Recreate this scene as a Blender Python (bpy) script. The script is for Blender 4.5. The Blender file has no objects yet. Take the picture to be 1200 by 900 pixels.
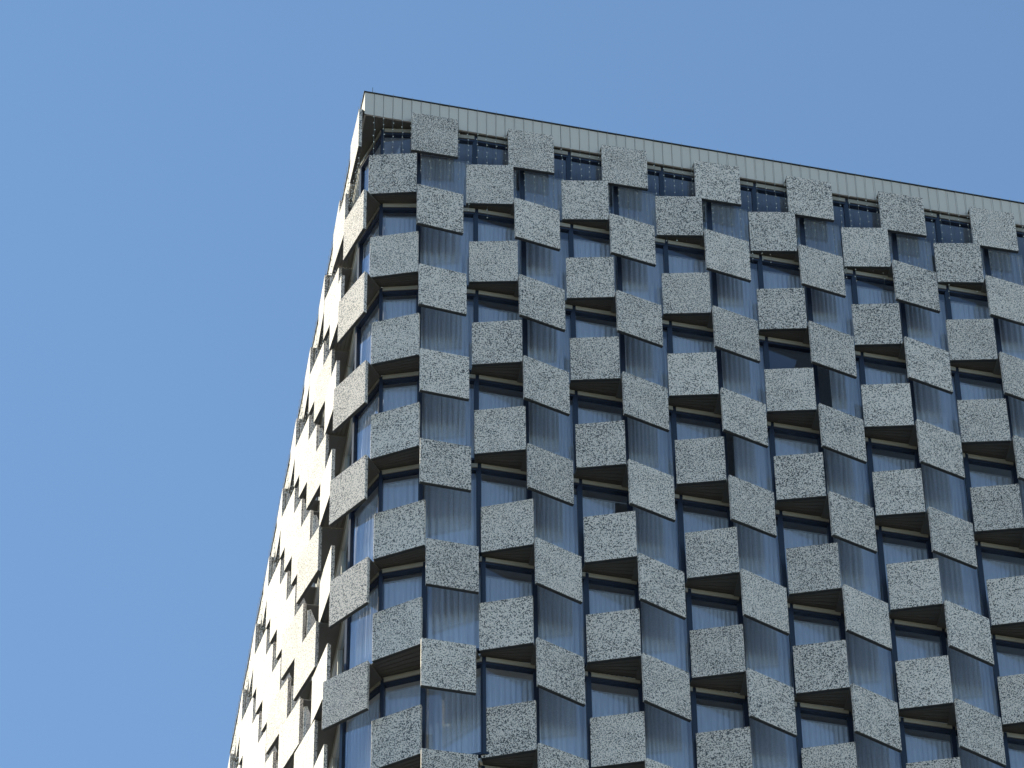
import bpy, bmesh, math, random
from mathutils import Vector, Matrix
random.seed(7)
sc = bpy.context.scene
col = sc.collection

# ------------------------------------------------------------------ camera, world, sun, exposure
Z0 = 111.9                                   # height of the datum line (top of the highest lower-panel row) above the ground
F_PX = 6416.07
YAW, PIT, ROLL = math.radians(12.59667), math.radians(51.6176), math.radians(-0.68318)
CAM = Vector((-16.6775, -78.4797, -110.2648 + Z0))
fwd = Vector((math.sin(YAW) * math.cos(PIT), math.cos(YAW) * math.cos(PIT), math.sin(PIT)))
rt = Vector((math.cos(YAW), -math.sin(YAW), 0))
up = rt.cross(fwd)
rt2 = rt * math.cos(ROLL) + up * math.sin(ROLL)
up2 = up * math.cos(ROLL) - rt * math.sin(ROLL)
cd = bpy.data.cameras.new('camera')
cam = bpy.data.objects.new('camera', cd)
col.objects.link(cam)
cd.sensor_width = 36.0
cd.lens = F_PX / 1200 * 36.0
cd.clip_start = 1.0
cd.clip_end = 20000
cam.matrix_world = Matrix(((rt2.x, up2.x, -fwd.x, CAM.x), (rt2.y, up2.y, -fwd.y, CAM.y), (rt2.z, up2.z, -fwd.z, CAM.z), (0, 0, 0, 1)))
sc.camera = cam

SUN_EL = math.radians(35)
SUN_AZ = math.radians(-50)                   # measured from +Y towards +X
sdir = Vector((math.sin(SUN_AZ) * math.cos(SUN_EL), math.cos(SUN_AZ) * math.cos(SUN_EL), math.sin(SUN_EL)))
world = bpy.data.worlds.new('World')
sc.world = world
world.use_nodes = True
wn, wl = world.node_tree.nodes, world.node_tree.links
wn.clear()
sky = wn.new('ShaderNodeTexSky')
sky.sky_type = 'NISHITA'
sky.sun_disc = False
sky.sun_elevation = SUN_EL
sky.sun_rotation = SUN_AZ                    # 0 = +Y, turning towards +X
sky.air_density = 1.0
sky.dust_density = 0.0
sky.ozone_density = 1.7
bg = wn.new('ShaderNodeBackground')
bg.inputs[1].default_value = 0.138
wo = wn.new('ShaderNodeOutputWorld')
wb = wn.new('ShaderNodeMix'); wb.data_type = 'RGBA'; wb.blend_type = 'MULTIPLY'
wb.inputs[0].default_value = 1.0
wb.inputs[7].default_value = (0.93, 1.03, 1.02, 1)      # one even tint over the whole sky
wl.new(sky.outputs[0], wb.inputs[6])
wl.new(wb.outputs[2], bg.inputs[0])
wl.new(bg.outputs[0], wo.inputs[0])
sl = bpy.data.lights.new('sun', 'SUN')
sl.energy = 3.1
sl.angle = math.radians(0.53)
sl.color = (1.0, 0.91, 0.68)
sun = bpy.data.objects.new('sun', sl)
col.objects.link(sun)
sun.rotation_euler = sdir.to_track_quat('Z', 'Y').to_euler()
sun.location = (0, 0, 200)
sc.view_settings.view_transform = 'Standard'
sc.view_settings.look = 'None'
sc.view_settings.exposure = 0.53
sc.view_settings.gamma = 1.0


# ------------------------------------------------------------------ materials
def mat(name, base, rough=0.6, metal=0.0, spec=0.5, noise=None):
    m = bpy.data.materials.new(name)
    m.use_nodes = True
    nt = m.node_tree
    b = nt.nodes['Principled BSDF']
    b.inputs['Base Color'].default_value = (*base, 1)
    b.inputs['Roughness'].default_value = rough
    b.inputs['Metallic'].default_value = metal
    b.inputs['Specular IOR Level'].default_value = spec
    if noise:
        sc_, amt = noise
        tc = nt.nodes.new('ShaderNodeTexCoord')
        n = nt.nodes.new('ShaderNodeTexNoise')
        n.inputs['Scale'].default_value = sc_
        n.inputs['Detail'].default_value = 4
        nt.links.new(tc.outputs['Object'], n.inputs['Vector'])
        oi = nt.nodes.new('ShaderNodeObjectInfo')
        ad = nt.nodes.new('ShaderNodeMath'); ad.operation = 'MULTIPLY_ADD'
        ad.inputs[1].default_value = 0.35; ad.inputs[2].default_value = -0.175
        nt.links.new(oi.outputs['Random'], ad.inputs[0])
        ad2 = nt.nodes.new('ShaderNodeMath'); ad2.operation = 'ADD'
        nt.links.new(n.outputs['Fac'], ad2.inputs[0]); nt.links.new(ad.outputs[0], ad2.inputs[1])
        mx = nt.nodes.new('ShaderNodeMix'); mx.data_type = 'RGBA'
        mx.inputs[6].default_value = (*[c * (1 - amt) for c in base], 1)
        mx.inputs[7].default_value = (*[min(1, c * (1 + amt)) for c in base], 1)
        nt.links.new(ad2.outputs[0], mx.inputs[0])
        nt.links.new(mx.outputs[2], b.inputs['Base Color'])
    return m


def terrazzo():
    """pale grey panel covered in small irregular dark specks"""
    m = bpy.data.materials.new('speckled_panel')
    m.use_nodes = True
    nt = m.node_tree
    L = nt.links.new
    b = nt.nodes['Principled BSDF']
    tc = nt.nodes.new('ShaderNodeTexCoord')
    oi = nt.nodes.new('ShaderNodeObjectInfo')
    sc_ = nt.nodes.new('ShaderNodeMath'); sc_.operation = 'MULTIPLY'; sc_.inputs[1].default_value = 37.0
    L(oi.outputs['Random'], sc_.inputs[0])
    n1 = nt.nodes.new('ShaderNodeTexNoise'); n1.noise_dimensions = '4D'
    n1.inputs['Scale'].default_value = SPECK
    n1.inputs['Detail'].default_value = 0.6
    n1.inputs['Roughness'].default_value = 0.55
    L(tc.outputs['Object'], n1.inputs['Vector']); L(sc_.outputs[0], n1.inputs['W'])
    # density changes slowly across a panel
    n2 = nt.nodes.new('ShaderNodeTexNoise'); n2.noise_dimensions = '4D'
    n2.inputs['Scale'].default_value = 1.6
    n2.inputs['Detail'].default_value = 1.0
    L(tc.outputs['Object'], n2.inputs['Vector']); L(sc_.outputs[0], n2.inputs['W'])
    a = nt.nodes.new('ShaderNodeMath'); a.operation = 'MULTIPLY_ADD'
    a.inputs[1].default_value = -0.12; a.inputs[2].default_value = 0.06
    L(n2.outputs['Fac'], a.inputs[0])
    r3 = nt.nodes.new('ShaderNodeMath'); r3.operation = 'MULTIPLY_ADD'
    r3.inputs[1].default_value = 0.03; r3.inputs[2].default_value = -0.015
    L(oi.outputs['Random'], r3.inputs[0])
    s = nt.nodes.new('ShaderNodeMath'); s.operation = 'ADD'
    L(n1.outputs['Fac'], s.inputs[0]); L(a.outputs[0], s.inputs[1])
    s2 = nt.nodes.new('ShaderNodeMath'); s2.operation = 'ADD'
    L(s.outputs[0], s2.inputs[0]); L(r3.outputs[0], s2.inputs[1])
    cr = nt.nodes.new('ShaderNodeValToRGB')
    cr.color_ramp.elements[0].position = 0.43
    cr.color_ramp.elements[0].color = (0.06, 0.056, 0.05, 1)
    cr.color_ramp.elements[1].position = 0.475
    cr.color_ramp.elements[1].color = (0.87, 0.755, 0.665, 1)
    L(s2.outputs[0], cr.inputs['Fac'])
    hs = nt.nodes.new('ShaderNodeHueSaturation')
    vv = nt.nodes.new('ShaderNodeMath'); vv.operation = 'MULTIPLY_ADD'
    vv.inputs[1].default_value = 0.12; vv.inputs[2].default_value = 0.91
    L(oi.outputs['Random'], vv.inputs[0]); L(vv.outputs[0], hs.inputs['Value'])
    L(cr.outputs['Color'], hs.inputs['Color'])
    L(hs.outputs['Color'], b.inputs['Base Color'])
    b.inputs['Roughness'].default_value = 0.5
    gloss = nt.nodes.new('ShaderNodeMapRange')      # the dark stones are polished, the pale ground is matt
    gloss.inputs['From Min'].default_value = 0.43; gloss.inputs['From Max'].default_value = 0.475
    gloss.inputs['To Min'].default_value = 0.60; gloss.inputs['To Max'].default_value = 0.35
    L(s2.outputs[0], gloss.inputs['Value'])
    L(gloss.outputs[0], b.inputs['Specular IOR Level'])
    bp = nt.nodes.new('ShaderNodeBump'); bp.inputs['Distance'].default_value = 0.008
    bp.inputs['Strength'].default_value = 0.4
    L(cr.outputs['Color'], bp.inputs['Height']); L(bp.outputs[0], b.inputs['Normal'])
    return m


def glass_mat():
    m = bpy.data.materials.new('window_glass')
    m.use_nodes = True
    nt = m.node_tree
    nt.nodes.clear()
    o = nt.nodes.new('ShaderNodeOutputMaterial')
    tr = nt.nodes.new('ShaderNodeBsdfTransparent'); tr.inputs[0].default_value = (0.74, 0.80, 0.93, 1)
    gl = nt.nodes.new('ShaderNodeBsdfGlossy'); gl.inputs['Roughness'].default_value = 0.0
    gl.inputs[0].default_value = (0.72, 0.84, 1.0, 1)
    # reflectance after Schlick, the same from both sides of the pane
    ge = nt.nodes.new('ShaderNodeNewGeometry')
    dt = nt.nodes.new('ShaderNodeVectorMath'); dt.operation = 'DOT_PRODUCT'
    nt.links.new(ge.outputs['Incoming'], dt.inputs[0]); nt.links.new(ge.outputs['Normal'], dt.inputs[1])
    ab = nt.nodes.new('ShaderNodeMath'); ab.operation = 'ABSOLUTE'
    nt.links.new(dt.outputs['Value'], ab.inputs[0])
    om = nt.nodes.new('ShaderNodeMath'); om.operation = 'SUBTRACT'; om.inputs[0].default_value = 1.0
    nt.links.new(ab.outputs[0], om.inputs[1])
    pw = nt.nodes.new('ShaderNodeMath'); pw.operation = 'POWER'; pw.inputs[1].default_value = 5.0
    nt.links.new(om.outputs[0], pw.inputs[0])
    fr = nt.nodes.new('ShaderNodeMath'); fr.operation = 'MULTIPLY_ADD'
    fr.inputs[1].default_value = 0.87; fr.inputs[2].default_value = 0.13
    nt.links.new(pw.outputs[0], fr.inputs[0])
    # panes are never perfectly flat
    tc = nt.nodes.new('ShaderNodeTexCoord')
    n = nt.nodes.new('ShaderNodeTexNoise'); n.inputs['Scale'].default_value = 0.9; n.inputs['Detail'].default_value = 0
    bp = nt.nodes.new('ShaderNodeBump'); bp.inputs['Distance'].default_value = 0.006; bp.inputs['Strength'].default_value = 0.5
    nt.links.new(tc.outputs['Object'], n.inputs['Vector'])
    nt.links.new(n.outputs['Fac'], bp.inputs['Height'])
    nt.links.new(bp.outputs[0], gl.inputs['Normal'])
    mx = nt.nodes.new('ShaderNodeMixShader')
    nt.links.new(fr.outputs[0], mx.inputs[0])
    nt.links.new(tr.outputs[0], mx.inputs[1]); nt.links.new(gl.outputs[0], mx.inputs[2])
    nt.links.new(mx.outputs[0], o.inputs[0])
    return m


SPECK = 40.0
M_PANEL = terrazzo()
M_GLASS = glass_mat()
M_COPING = mat('coping_metal', (0.72, 0.645, 0.575), 0.5, 0.0, 0.4, (1.5, 0.07))
M_CAP = mat('cap_metal', (0.05, 0.055, 0.06), 0.5)
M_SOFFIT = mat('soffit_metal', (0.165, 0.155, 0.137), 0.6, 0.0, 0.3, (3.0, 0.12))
M_FRAME = mat('frame_metal', (0.020, 0.029, 0.055), 0.35, 0.0, 0.5)
M_SUNLIT_FRAME = mat('sunlit_frame_metal', (0.62, 0.60, 0.54), 0.4, 0.0, 0.5)  # sunlight on the window frames, put into the colour as a pale tone
M_RAIL = mat('rail_metal', (0.75, 0.75, 0.72), 0.4)
M_LINTEL = mat('lintel_metal', (0.36, 0.325, 0.275), 0.5, 0.0, 0.5, (2.0, 0.2))
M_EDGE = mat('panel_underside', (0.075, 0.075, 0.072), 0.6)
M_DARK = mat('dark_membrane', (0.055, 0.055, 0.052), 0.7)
M_CURTAIN = mat('curtain_fabric', (0.90, 0.88, 0.83), 0.9, 0.0, 0.1, (1.2, 0.10))
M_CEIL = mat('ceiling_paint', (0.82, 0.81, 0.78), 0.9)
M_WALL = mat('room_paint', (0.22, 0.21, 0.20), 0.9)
M_CONC = mat('paving', (0.15, 0.14, 0.12), 0.9, 0.0, 0.3, (0.05, 0.2))
M_BULB = mat('bulb_plastic', (0.85, 0.85, 0.82), 0.25, 0.0, 0.6)
M_WIRE = mat('wire_plastic', (0.16, 0.17, 0.16), 0.6)


# ------------------------------------------------------------------ helpers
def link(name, verts, faces, m, parent=None, origin=None, fixn=True):
    """one mesh object; verts in world coordinates (z above the datum line), origin = where the object sits"""
    o_ = Vector(origin) if origin is not None else Vector((0, 0, 0))
    me = bpy.data.meshes.new(name)
    me.from_pydata([(Vector(v) - o_)[:] for v in verts], [], faces)
    me.update()
    if fixn:
        bm = bmesh.new(); bm.from_mesh(me)
        bmesh.ops.recalc_face_normals(bm, faces=bm.faces)
        bm.to_mesh(me); bm.free()
    me.materials.append(m)
    ob = bpy.data.objects.new(name, me)
    col.objects.link(ob)
    if parent is not None:
        ob.parent = parent
        po = Vector(parent['_w'])
        ob.location = o_ - po
    else:
        ob.location = o_
    ob['_w'] = list(o_)
    return ob


class MB:
    def __init__(s): s.v = []; s.f = []

    def quadprism(s, p0, p1, nin, th, z0, z1):
        """slab standing on plan line p0-p1, thickness th along nin, from z0 to z1"""
        a, b = Vector((*p0, 0)), Vector((*p1, 0)); n = Vector((*nin, 0)) * th
        s.hexa([a, b, b + n, a + n], z0, z1)

    def hexa(s, ring, z0, z1):
        i = len(s.v)
        k = len(ring)
        for z in (z0, z1):
            for q in ring: s.v.append((q[0], q[1], z))
        s.f.append(tuple(range(i + k - 1, i - 1, -1))); s.f.append(tuple(range(i + k, i + 2 * k)))
        for j in range(k):
            s.f.append((i + j, i + (j + 1) % k, i + k + (j + 1) % k, i + k + j))

    def build(s, name, m, parent=None, origin=None): return link(name, s.v, s.f, m, parent, origin)


def V2(*a): return Vector(a)


def perp_in(p0, p1):
    """unit plan vector pointing into the building for a facade line running left to right"""
    d = (Vector(p1) - Vector(p0)).normalized()
    return (-d.y, d.x)


def zg(z): return z + Z0


# ------------------------------------------------------------------ measured layout of the facade
W, H, HA, HB, ZB = 2.4, 3.3056, 1.630, 1.604, 1.660
NROW = 9
def zA(r): return -(r - 1) * H
def zB(r): return -(r - 1) * H + ZB
def slab(r): return zA(r) - HA

# plan offsets per row: left offset, left depth, right offset, right depth (metres, depth outwards)
RA = [(-.182, -.159, .961, .063), (-.137, -.083, 1.001, .184), (-.114, .002, 1.029, .291), (-.037, .030, 1.070, .381),
      (.111, -.035, 1.241, .386), (.138, -.163, 1.272, .261), (.200, -.330, 1.330, .090), (.24, -.45, 1.37, -.05), (.26, -.5, 1.4, -.1)]
RB = [(-1.549, -.037, -.387, -.018), (-1.466, .269, -.307, .096), (-1.414, .428, -.242, .170), (-1.357, .540, -.204, .250),
      (-1.301, .550, -.160, .239), (-1.139, .511, .004, .131), (-1.111, .364, .042, -.030), (-1.082, .202, .099, -.112), (-1.06, .1, .12, -.2)]
SLOPE = [0, .004, .005, .002, .005, .008, .014, .013, .013]
A1T = [((-.205, .16), (.95, -.05)), ((-.16, .07), (.997, -.2)), ((-.108, .003), (1.047, -.324)), ((-.047, .035), (1.095, -.343)),
       ((.136, .21), (1.259, -.28)), ((.10, .295), (1.236, -.18)), ((.18, .52), (1.31, .02)), ((.2, .75), (1.33, .2))]
A0T = [((-2.627, .38), (-1.479, .065)), ((-2.546, .433), (-1.434, .01)), ((-2.455, .488), (-1.40, -.038)), ((-2.39, .678), (-1.366, .05)),
       ((-2.231, .91), (-1.174, .245)), ((-2.182, 1.09), (-1.216, .36)), ((-2.115, 1.366), (-1.148, .65)), ((-2.05, 1.55), (-1.1, .85))]
B1T = [((-1.62, .037), (-.44, .028)), ((-1.5, -.196), (-.33, -.10)), ((-1.448, -.255), (-.266, -.171)), ((-1.405, -.26), (-.217, -.219)),
       ((-1.377, -.205), (-.168, -.183)), ((-1.172, .015), (.047, .024)), ((-1.243, .155), (.001, .14)), ((-1.162, .46), (.097, .415)), ((-1.1, .6), (.15, .5))]
B0T = [((-2.925, 1.38), (-2.935, .20)), ((-3.05, 1.32), (-2.76, .24)), ((-3.132, 1.31), (-2.694, .248)), ((-3.174, 1.39), (-2.60, .36)),
       ((-3.177, 1.513), (-2.52, .537)), ((-3.075, 1.74), (-2.37, .823)), ((-3.14, 1.90), (-2.28, 1.06)), ((-3.1, 2.1), (-2.2, 1.3)), ((-3.05, 2.3), (-2.1, 1.5))]
# shaded facade glass line depth and mullion offset, per storey (0 = top storey under the roof edge)
GY = [.36, .31, .31, .31, .32, .36, .48, .74, .86]
MU = [.08, .08, .08, .08, .13, .23, .25, .27, .28]
A0G = [((-2.25, .60), (-1.33, .45)), ((-2.25, .63), (-1.33, .45)), ((-2.20, .70), (-1.30, .45)), ((-2.14, .80), (-1.25, .48)),
       ((-2.07, 1.0), (-1.18, .60)), ((-1.99, 1.19), (-1.05, .76)), ((-1.84, 1.56), (-.99, 1.10)), ((-1.78, 1.75), (-.95, 1.25)), ((-1.7, 1.9), (-.9, 1.4))]

# sunlit facade: runs away from the corner, leaning slightly inwards
def left_pt(t, depth):
    """t = metres along +y, depth outwards (-x)"""
    return (-2.99 + .0336 * t - depth, t - .0336 * depth)
LB_NEAR = [-.01, .01, .12, .20, .28, .27, .22, .18, .15]
LB_FAR = [-.03, .20, .37, .48, .62, .60, .52, .45, .38]
LA_NEAR = [.02, .12, .22, .30, .34, .34, .28, .24, .20]
LA_FAR = [-.18, -.24, -.26, -.26, -.26, -.26, -.28, -.28, -.28]
FIRST_LOWER = [(.04, 1.66), (.08, 1.71), (.13, 1.78), (.17, 1.85), (.09, 2.03), (.10, 2.16), (.10, 2.25), (.10, 2.3), (.10, 2.3)]
LSH = [.70, .32, .34, .36, .50, .58, .65, .70, .75]          # where the near end of each row starts

# ------------------------------------------------------------------ ground
g = link('ground', [(-3000, -3000, 0), (3000, -3000, 0), (3000, 3000, 0), (-3000, 3000, 0)], [(0, 1, 2, 3)], M_CONC)
g['kind'] = 'structure'

# ------------------------------------------------------------------ the tower
tower = bpy.data.objects.new('hotel_tower', None)
col.objects.link(tower)
tower['_w'] = [0, 0, 0]
tower['label'] = 'tall tower clad in a checkerboard of speckled pale grey panels with curtained windows between them'
tower['category'] = 'building'

TH = 0.085


def face_panel(p0, p1, z0, z1):
    mb = MB()
    mb.quadprism(p0, p1, perp_in(p0, p1), TH, zg(z0), zg(z1))
    o_ = ((p0[0] + p1[0]) / 2, (p0[1] + p1[1]) / 2, zg(z0))
    ob = mb.build('facade_panel', M_PANEL, tower, o_)
    bv = bmesh.new(); bv.from_mesh(ob.data)
    bmesh.ops.bevel(bv, geom=list(bv.edges), offset=0.008, segments=1, affect='EDGES')
    bv.normal_update()
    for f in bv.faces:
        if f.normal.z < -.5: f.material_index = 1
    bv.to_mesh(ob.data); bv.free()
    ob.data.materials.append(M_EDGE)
    return ob


def lower_panel(p0, p1, g0, g1, r):
    """panel in front of the lower half of a storey: closed box with ribbed soffit back to the glass line"""
    p0, p1, g0, g1 = map(lambda q: Vector(q), (p0, p1, g0, g1))
    pan = face_panel(p0, p1, slab(r), zA(r))
    org = pan['_w']
    n = Vector(perp_in(p0, p1))
    q0, q1 = p0 + n * TH, p1 + n * TH
    mb = MB()
    N = 5
    for i in range(N):                         # boards of the underside, running along the panel
        a, b = i / N, (i + 1) / N - 0.025
        ring = [q0.lerp(g0, a), q1.lerp(g1, a), q1.lerp(g1, b), q0.lerp(g0, b)]
        mb.hexa(ring, zg(slab(r) + .035), zg(slab(r) + .060))
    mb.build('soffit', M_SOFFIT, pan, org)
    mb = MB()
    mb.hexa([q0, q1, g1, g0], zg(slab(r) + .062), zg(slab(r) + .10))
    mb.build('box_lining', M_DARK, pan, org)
    return pan


def upper_panel(p0, p1, g0, g1, r):
    """panel hung in front of the upper half of a storey, on two arms from the slab edge"""
    p0, p1, g0, g1 = map(lambda q: Vector(q), (p0, p1, g0, g1))
    z0, z1 = zB(r) - HB, zB(r)
    pan = face_panel(p0, p1, z0, z1)
    n = Vector(perp_in(p0, p1))
    mb = MB()
    q0, q1 = p0 + n * TH, p1 + n * TH
    mb.hexa([q0, q1, g1, g0], zg(z1 - .045), zg(z1 - .012))
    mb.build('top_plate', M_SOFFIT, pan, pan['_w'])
    return pan


# glass line points per storey, going left to right: list of (point, kind of bay that follows)
def glass_line(s):
    pts = []
    a0l, a0r = A0G[s]
    yc = a0l[1] + 1.15
    left = []
    for n in range(0, 20):
        t = yc + 1.2 * n
        x, y = left_pt(t, -.36)
        left.append((x, y))
    left.reverse()
    pts += left
    pts.append(a0l)
    pts.append(a0r)
    for n in range(0, 19):
        X = MU[s] + 1.2 * n
        pts.append((X, GY[s] - SLOPE[s] * X))
    return pts, len(left)


def seg_at_right(s, X):
    return (X, GY[s] - SLOPE[s] * X)


def clamp_glass(p, s):
    """point of the glass line nearest in plan to the end of a panel"""
    pts, nl = glass_line(s)
    best, bd = None, 1e9
    P = Vector(p)
    for a, b in zip(pts[:-1], pts[1:]):
        a, b = Vector(a), Vector(b)
        f = max(0, min(1, (P - a).dot(b - a) / (b - a).length_squared))
        q = a.lerp(b, f)
        if (q - P).length < bd: bd = (q - P).length; best = q
    return best


def visible(p, z):
    d = Vector((p[0], p[1], z + Z0)) - CAM
    w = d.dot(fwd)
    x, y = 600 + F_PX * d.dot(rt2) / w, 450 - F_PX * d.dot(up2) / w
    return -40 < x < 1270 and y < 960


npan = 0
for r in range(1, NROW + 1):
    # shaded facade
    for k in range(0, 10):
        # lower (box) panels
        if r <= 8:
            if k == 0: a, b = A0T[r - 1]
            elif k == 1: a, b = A1T[r - 1]
            else:
                L0, D0, L1, D1 = RA[r - 1]
                X0, X1 = (k - 1) * W + L0, (k - 1) * W + L1
                a, b = (X0, -D0 - SLOPE[r - 1] * X0), (X1, -D1 - SLOPE[r - 1] * X1)
            if visible(a, zA(r)) or visible(b, zA(r)):
                if k == 0:
                    g0, g1 = Vector(A0G[r][0]), Vector(A0G[r][1])
                else:
                    g0, g1 = seg_at_right(r, a[0]), seg_at_right(r, b[0] + .32)
                    if k == 1 and a[0] < MU[r]: g0 = clamp_glass(a, r)
                pan = lower_panel(a, b, g0, g1, r); npan += 1
                if k == 0:                 # the underside carries on round the corner
                    q0 = Vector(a) + Vector(perp_in(a, b)) * TH
                    gx = Vector((-2.38, g0.y + .62))
                    mb = MB(); mb.hexa([q0, g0, gx, Vector((-2.50, q0.y + .55))], zg(slab(r) + .036), zg(slab(r) + .060))
                    mb.build('soffit', M_SOFFIT, pan, pan['_w'])
        # upper (hung) panels
        if k == 0: a, b = B0T[r - 1]
        elif k == 1: a, b = B1T[r - 1]
        else:
            L0, D0, L1, D1 = RB[r - 1]
            X0, X1 = (k - 1) * W + L0, (k - 1) * W + L1
            a, b = (X0, -D0 - SLOPE[r - 1] * X0), (X1, -D1 - SLOPE[r - 1] * X1)
        if visible(a, zB(r)) or visible(b, zB(r)):
            upper_panel(a, b, clamp_glass(a, r - 1), clamp_glass(b, r - 1), r); npan += 1
    # sunlit facade
    for j in range(1, 12):
        t = LSH[r - 1] + W * j
        a, b = left_pt(t + 1.13, LB_FAR[r - 1]), left_pt(t, LB_NEAR[r - 1])
        if visible(b, zB(r)):
            upper_panel(a, b, clamp_glass(a, r - 1), clamp_glass(b, r - 1), r); npan += 1
        if r <= 8:
            t -= 1.2
            a, b = left_pt(t + 1.13, LA_FAR[r - 1]), left_pt(t, LA_NEAR[r - 1])
            if visible(b, zA(r)):
                if j == 1:
                    depth_out, along = FIRST_LOWER[r - 1]
                    a, b = left_pt(along + 1.12, depth_out + (.10 if r < 6 else .18)), left_pt(along, depth_out)
                lower_panel(a, b, clamp_glass(a, r), clamp_glass(b, r), r); npan += 1
print('panels', npan)

# ------------------------------------------------------------------ windows
def window(p0, p1, s, bay):
    """one bay of storey s; frame with its own mullion at the left end, lintel, pane and curtain"""
    p0, p1 = Vector(p0), Vector(p1)
    on_sunlit_side = (bay[1] == 'L')
    zt = slab(s) if s > 0 else 1.50
    zb = slab(s + 1) + .10
    d = (p1 - p0).normalized(); n = Vector(perp_in(p0, p1))
    o_ = ((p0.x + p1.x) / 2, (p0.y + p1.y) / 2, zg(zb))
    mb = MB()
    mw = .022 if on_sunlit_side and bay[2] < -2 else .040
    mb.hexa([p0 - d * mw - n * .02, p0 + d * mw - n * .02, p0 + d * mw + n * .10, p0 - d * mw + n * .10], zg(zb), zg(zt))
    a, b = p0 + d * mw, p1 - d * mw
    mb.hexa([a - n * .03, b - n * .03, b + n * .08, a + n * .08], zg(zt - .24), zg(zt - .165))
    mb.hexa([a - n * .03, b - n * .03, b + n * .08, a + n * .08], zg(zb), zg(zb + .07))
    # slim inner sash down the right-hand side
    mb.hexa([b - d * .035 - n * .02, b - n * .02, b + n * .07, b - d * .035 + n * .07], zg(zb + .07), zg(zt - .24))
    w = mb.build('window', M_SUNLIT_FRAME if on_sunlit_side and bay[2] < -2 else M_FRAME, tower, o_)
    mb = MB()
    mb.hexa([a - n * .05, b - n * .05, b + n * .06, a + n * .06], zg(zt - .160), zg(zt - .02))
    mb.build('lintel', M_LINTEL, w, o_)
    i = [(*(a + n * .03), zg(zb + .07)), (*(b - d * .035 + n * .03), zg(zb + .07)), (*(b - d * .035 + n * .03), zg(zt - .24)), (*(a + n * .03), zg(zt - .24))]
    link('pane', i, [(0, 1, 2, 3)], M_GLASS, w, o_, False)
    # curtain
    rnd = random.random()
    if bay in NOCURTAIN: return w
    f0, f1 = 0.0, 1.0
    rnd += 1.0 if on_sunlit_side else 0.0
    if rnd < .05: f0 = random.uniform(.12, .4)
    elif rnd < .10: f1 = random.uniform(.6, .9)
    dep = (.13 if on_sunlit_side else .20) + random.uniform(-.02, .05)
    if s == 0: dep += .40           # top rooms: curtains hang further back
    L = (b - a).length
    n_f = int(L * (f1 - f0) / .022)
    vs, fs = [], []
    ph = random.uniform(0, 6)
    amp = random.uniform(.024, .040)
    per = random.uniform(.10, .15)
    ztop = zt - random.uniform(.32, .37)
    nz = 4
    for i_ in range(n_f + 1):
        x = L * (f0 + (f1 - f0) * i_ / n_f)
        for j in range(nz + 1):
            fz = j / nz
            u = x / per * 6.283 + ph + .9 * math.sin(x * 5 + ph) + .25 * fz * math.sin(x * 9 + ph * 2)
            off = dep + amp * (math.sin(u) + .35 * math.sin(2.3 * u + 1)) * (.12 + 1.1 * min(1, fz * 3))
            q = a + d * (x + .006 * math.sin(u * .5 + fz * 3)) + n * off
            vs.append((q.x, q.y, zg(ztop + (zb + .05 - ztop) * fz)))
    for i_ in range(n_f):
        for j in range(nz):
            k_ = i_ * (nz + 1) + j
            fs.append((k_, k_ + 1, k_ + nz + 2, k_ + nz + 1))
    mb = MB()
    off = dep
    mb.hexa([a + n * (off - .018), b + n * (off - .018), b + n * (off + .018), a + n * (off + .018)], zg(ztop + .002), zg(ztop + .026))
    mb.build('curtain_rail', M_RAIL, w, o_)
    c = link('curtain', vs, fs, M_CURTAIN, w, o_)
    for p_ in c.data.polygons: p_.use_smooth = True
    return w


NOCURTAIN = {(2, 'R', 7)}
nwin = 0
for s in range(0, NROW):
    pts, nl = glass_line(s)
    for i in range(len(pts) - 1):
        mid = ((pts[i][0] + pts[i + 1][0]) / 2, (pts[i][1] + pts[i + 1][1]) / 2)
        if visible(mid, slab(s) if s > 0 else 1.5):
            window(pts[i], pts[i + 1], s, (s, 'R' if i > nl else 'L', i - nl - 1)); nwin += 1
    # slab / ceiling above this storey and dark core wall
    ring = [Vector(p) for p in pts]
    def inset(k, amount):
        a = ring[max(0, k - 1)]; b = ring[min(len(ring) - 1, k + 1)]
        return ring[k] + Vector(perp_in(a, b)) * amount
    r1 = [inset(k, .11) for k in range(len(ring))]
    far = [Vector((22, 26)), Vector((-1.4, 26))]
    zc = slab(s) if s > 0 else 1.50
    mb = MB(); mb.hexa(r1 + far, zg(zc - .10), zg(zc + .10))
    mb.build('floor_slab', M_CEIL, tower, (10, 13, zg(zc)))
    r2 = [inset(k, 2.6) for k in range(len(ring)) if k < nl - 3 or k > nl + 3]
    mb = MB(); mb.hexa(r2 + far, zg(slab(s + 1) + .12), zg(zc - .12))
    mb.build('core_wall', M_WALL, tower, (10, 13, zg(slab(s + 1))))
print('windows', nwin)

# lower shaft below the picture
mb = MB()
mb.hexa([(-1.4, 2.6), (1.5, 1.4), (22, 1.4), (22, 26), (-1.4, 26)], 0, zg(slab(NROW)) - .15)
mb.build('tower_shaft', M_WALL, tower, (0, 0, 0))

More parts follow.
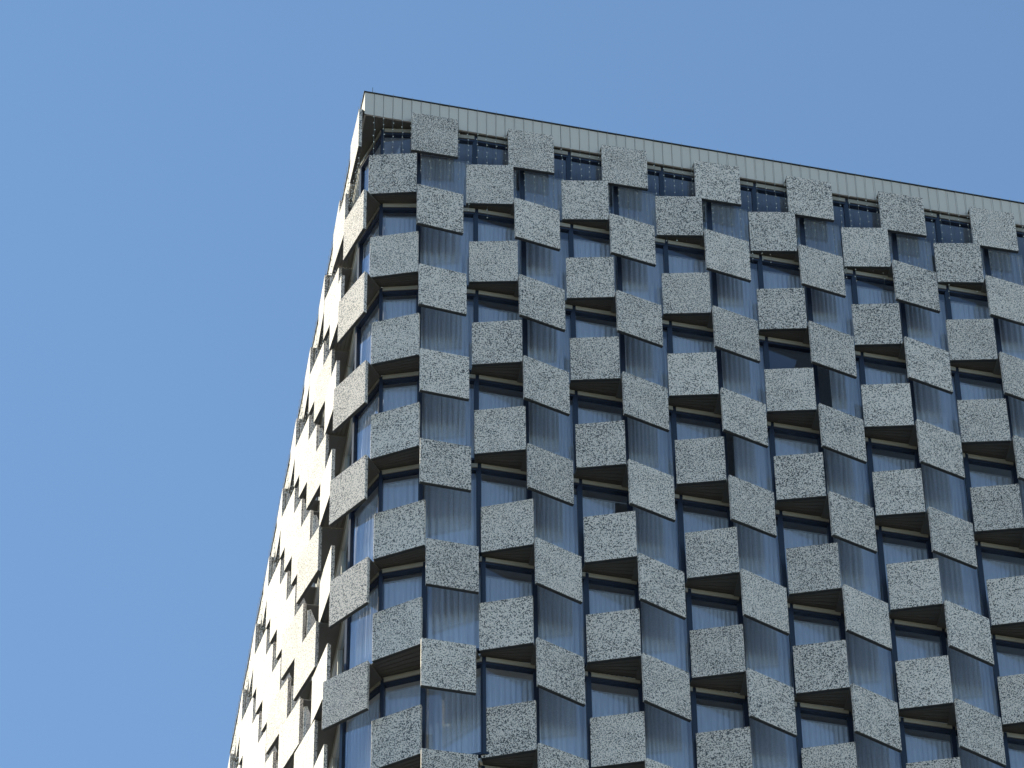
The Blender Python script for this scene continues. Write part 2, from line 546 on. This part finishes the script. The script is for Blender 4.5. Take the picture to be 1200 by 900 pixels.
# ------------------------------------------------------------------ roof edge: upright metal coping panels with a dark cap
ZT, ZP = 2.487, 1.533
CX, CY = -2.792, .244
ex = Vector((1, 0)); 
eL = Vector((.0297, 1)).normalized()
PW = .24
def coping(a, b):
    a, b = Vector(a), Vector(b)
    n = Vector(perp_in(a, b)); d = (b - a).normalized()
    j = random.uniform(-.003, .003)
    mb = MB()
    mb.hexa([a + d * .0035 + n * j, b - d * .0035 + n * j, b - d * .0035 + n * .04, a + d * .0035 + n * .04], zg(ZP), zg(ZT - .035))
    ob = mb.build('coping_panel', M_COPING, tower, ((a.x + b.x) / 2, (a.y + b.y) / 2, zg(ZP)))
K = 95
for i in range(K):
    coping((CX + PW * i, CY), (CX + PW * (i + 1), CY))
C0 = Vector((CX, CY))
for i in range(95):
    coping(C0 + eL * PW * (i + 1), C0 + eL * PW * i)
endR = Vector((CX + PW * K, CY)); endL = C0 + eL * PW * 95
nL = Vector(perp_in(endL, C0)); nR = Vector((0, 1))
mb = MB()
o_ = .03
cO = C0 - nL * o_ - nR * o_; cI = C0 + nL * .35 + nR * .35
mb.hexa([cO, endR - nR * o_, endR + nR * .35, cI], zg(ZT - .022), zg(ZT))
mb.hexa([endL - nL * o_, cO, cI, endL + nL * .35], zg(ZT - .022), zg(ZT))
mb.build('coping_cap', M_CAP, tower, (CX, CY, zg(ZT)))
mb = MB()
b_ = .045
cO = C0 + (nL + nR) * b_; cI = C0 + (nL + nR) * 1.6
mb.hexa([cO, endR + nR * b_, endR + nR * 1.6, cI], zg(ZP + .01), zg(ZT - .04))
mb.hexa([endL + nL * b_, cO, cI, endL + nL * 1.6], zg(ZP + .01), zg(ZT - .04))
mb.build('roof_upstand', M_SOFFIT, tower, (CX, CY, zg(ZP)))
mb = MB()
mb.hexa([C0 + (nL + nR) * .3, endR + nR * .3, Vector((22, 26)), Vector((-1.9, 26))], zg(1.62), zg(1.9))
mb.build('roof_deck', M_DARK, tower, (CX, CY, zg(1.6)))
# short rod on the roof edge beside the corner
mb = MB()
px, py = CX + .20, CY + .02
mb.hexa([(px + .007 * math.cos(a), py + .007 * math.sin(a)) for a in [i * math.pi / 3 for i in range(6)]], zg(ZT), zg(ZT + .26))
mb.hexa([(px + .02 * math.cos(a), py + .02 * math.sin(a)) for a in [i * math.pi / 3 for i in range(6)]], zg(ZT + .0), zg(ZT + .03))
mb.build('roof_rod', M_CAP, tower, (px, py, zg(ZT)))

# ------------------------------------------------------------------ strings of small lights hanging from the roof edge
def light_string(x, y, length, label, group):
    mb = MB()
    wv, bv, bf, wf = [], [], [], []
    top = ZT + .01
    n = int(length / .45)
    ph = random.uniform(0, 6)
    sx = random.uniform(-.012, .012)
    def pos(t): return Vector((x + sx * math.sin(t * 1.7 + ph), y + .01 * math.sin(t * 2.1 + ph), zg(top - t)))
    ring = [(math.cos(a) * .0045, math.sin(a) * .0045) for a in (0, 2.09, 4.19)]
    for k in range(n + 1):
        p = pos(k * length / n)
        for q in ring: wv.append((p.x + q[0], p.y + q[1], p.z))
        if k:
            for j in range(3):
                a = (k - 1) * 3
                wf.append((a + j, a + (j + 1) % 3, a + 3 + (j + 1) % 3, a + 3 + j))
    org = (x, y, zg(top))
    st = link('light_string', wv, wf, M_WIRE, None, org)
    t = random.uniform(.95, 1.15)
    R_ = .018
    while t < length:
        p = pos(t) + Vector((random.uniform(-.02, .02), 0, 0))
        i = len(bv)
        for q in ((0, 0, 1.3), (1, 0, 0), (0, 1, 0), (-1, 0, 0), (0, -1, 0), (0, 0, -1.3)):
            bv.append((p.x + q[0] * R_, p.y + q[1] * R_, p.z + q[2] * R_))
        for f in ((0, 1, 2), (0, 2, 3), (0, 3, 4), (0, 4, 1), (5, 2, 1), (5, 3, 2), (5, 4, 3), (5, 1, 4)):
            bf.append(tuple(i + q for q in f))
        t += random.uniform(.17, .32)
    run = link('bulb_run', bv, bf, M_BULB, st, org)
    run['kind'] = 'stuff'
    st['label'] = label; st['category'] = 'string light'; st['group'] = group
    return st


ORD = ['first', 'second', 'third', 'fourth', 'fifth', 'sixth', 'seventh', 'eighth', 'ninth', 'tenth', 'eleventh', 'twelfth']


def place_words(dist, side):
    """where a string hangs, told by the top-row panels counted from the corner"""
    k = int(dist // W); f = dist - k * W
    idx = int(f / PW)
    if side == 'R':
        if dist < 1.15: return '%s between corner and first top panel' % ORD[int(dist / PW)]
        q = dist - 1.15
        n, f = int(q // W), q % W
        return ('%s in front of the %s top panel' if f < 1.2 else '%s in the gap after the %s top panel') % (ORD[int((f % 1.2) / PW)], ORD[n])
    n, f = int(dist // W), dist % W
    return ('%s over the %s top panel' if f < 1.2 else '%s over the gap behind the %s top panel') % (ORD[int((f % 1.2) / PW)], ORD[n])


for i in range(1, 92):
    x = CX + PW * i
    light_string(x, CY - .075, random.choice([3.3, 3.7, 4.1, 4.4, 4.6]) + random.uniform(-.2, .2),
                 'tiny lights on shaded front, ' + place_words(PW * i - .01, 'R'), 'light strings hanging from the roof edge of the shaded front')
for i in range(1, 92):
    p = C0 + eL * PW * i - nL * .075
    light_string(p.x, p.y, random.choice([3.3, 3.7, 4.1, 4.4]) + random.uniform(-.2, .2),
                 'tiny lights on sunlit side, ' + place_words(PW * i - .01, 'L'), 'light strings hanging from the roof edge of the sunlit side')

for o in bpy.data.objects:
    if '_w' in o: del o['_w']
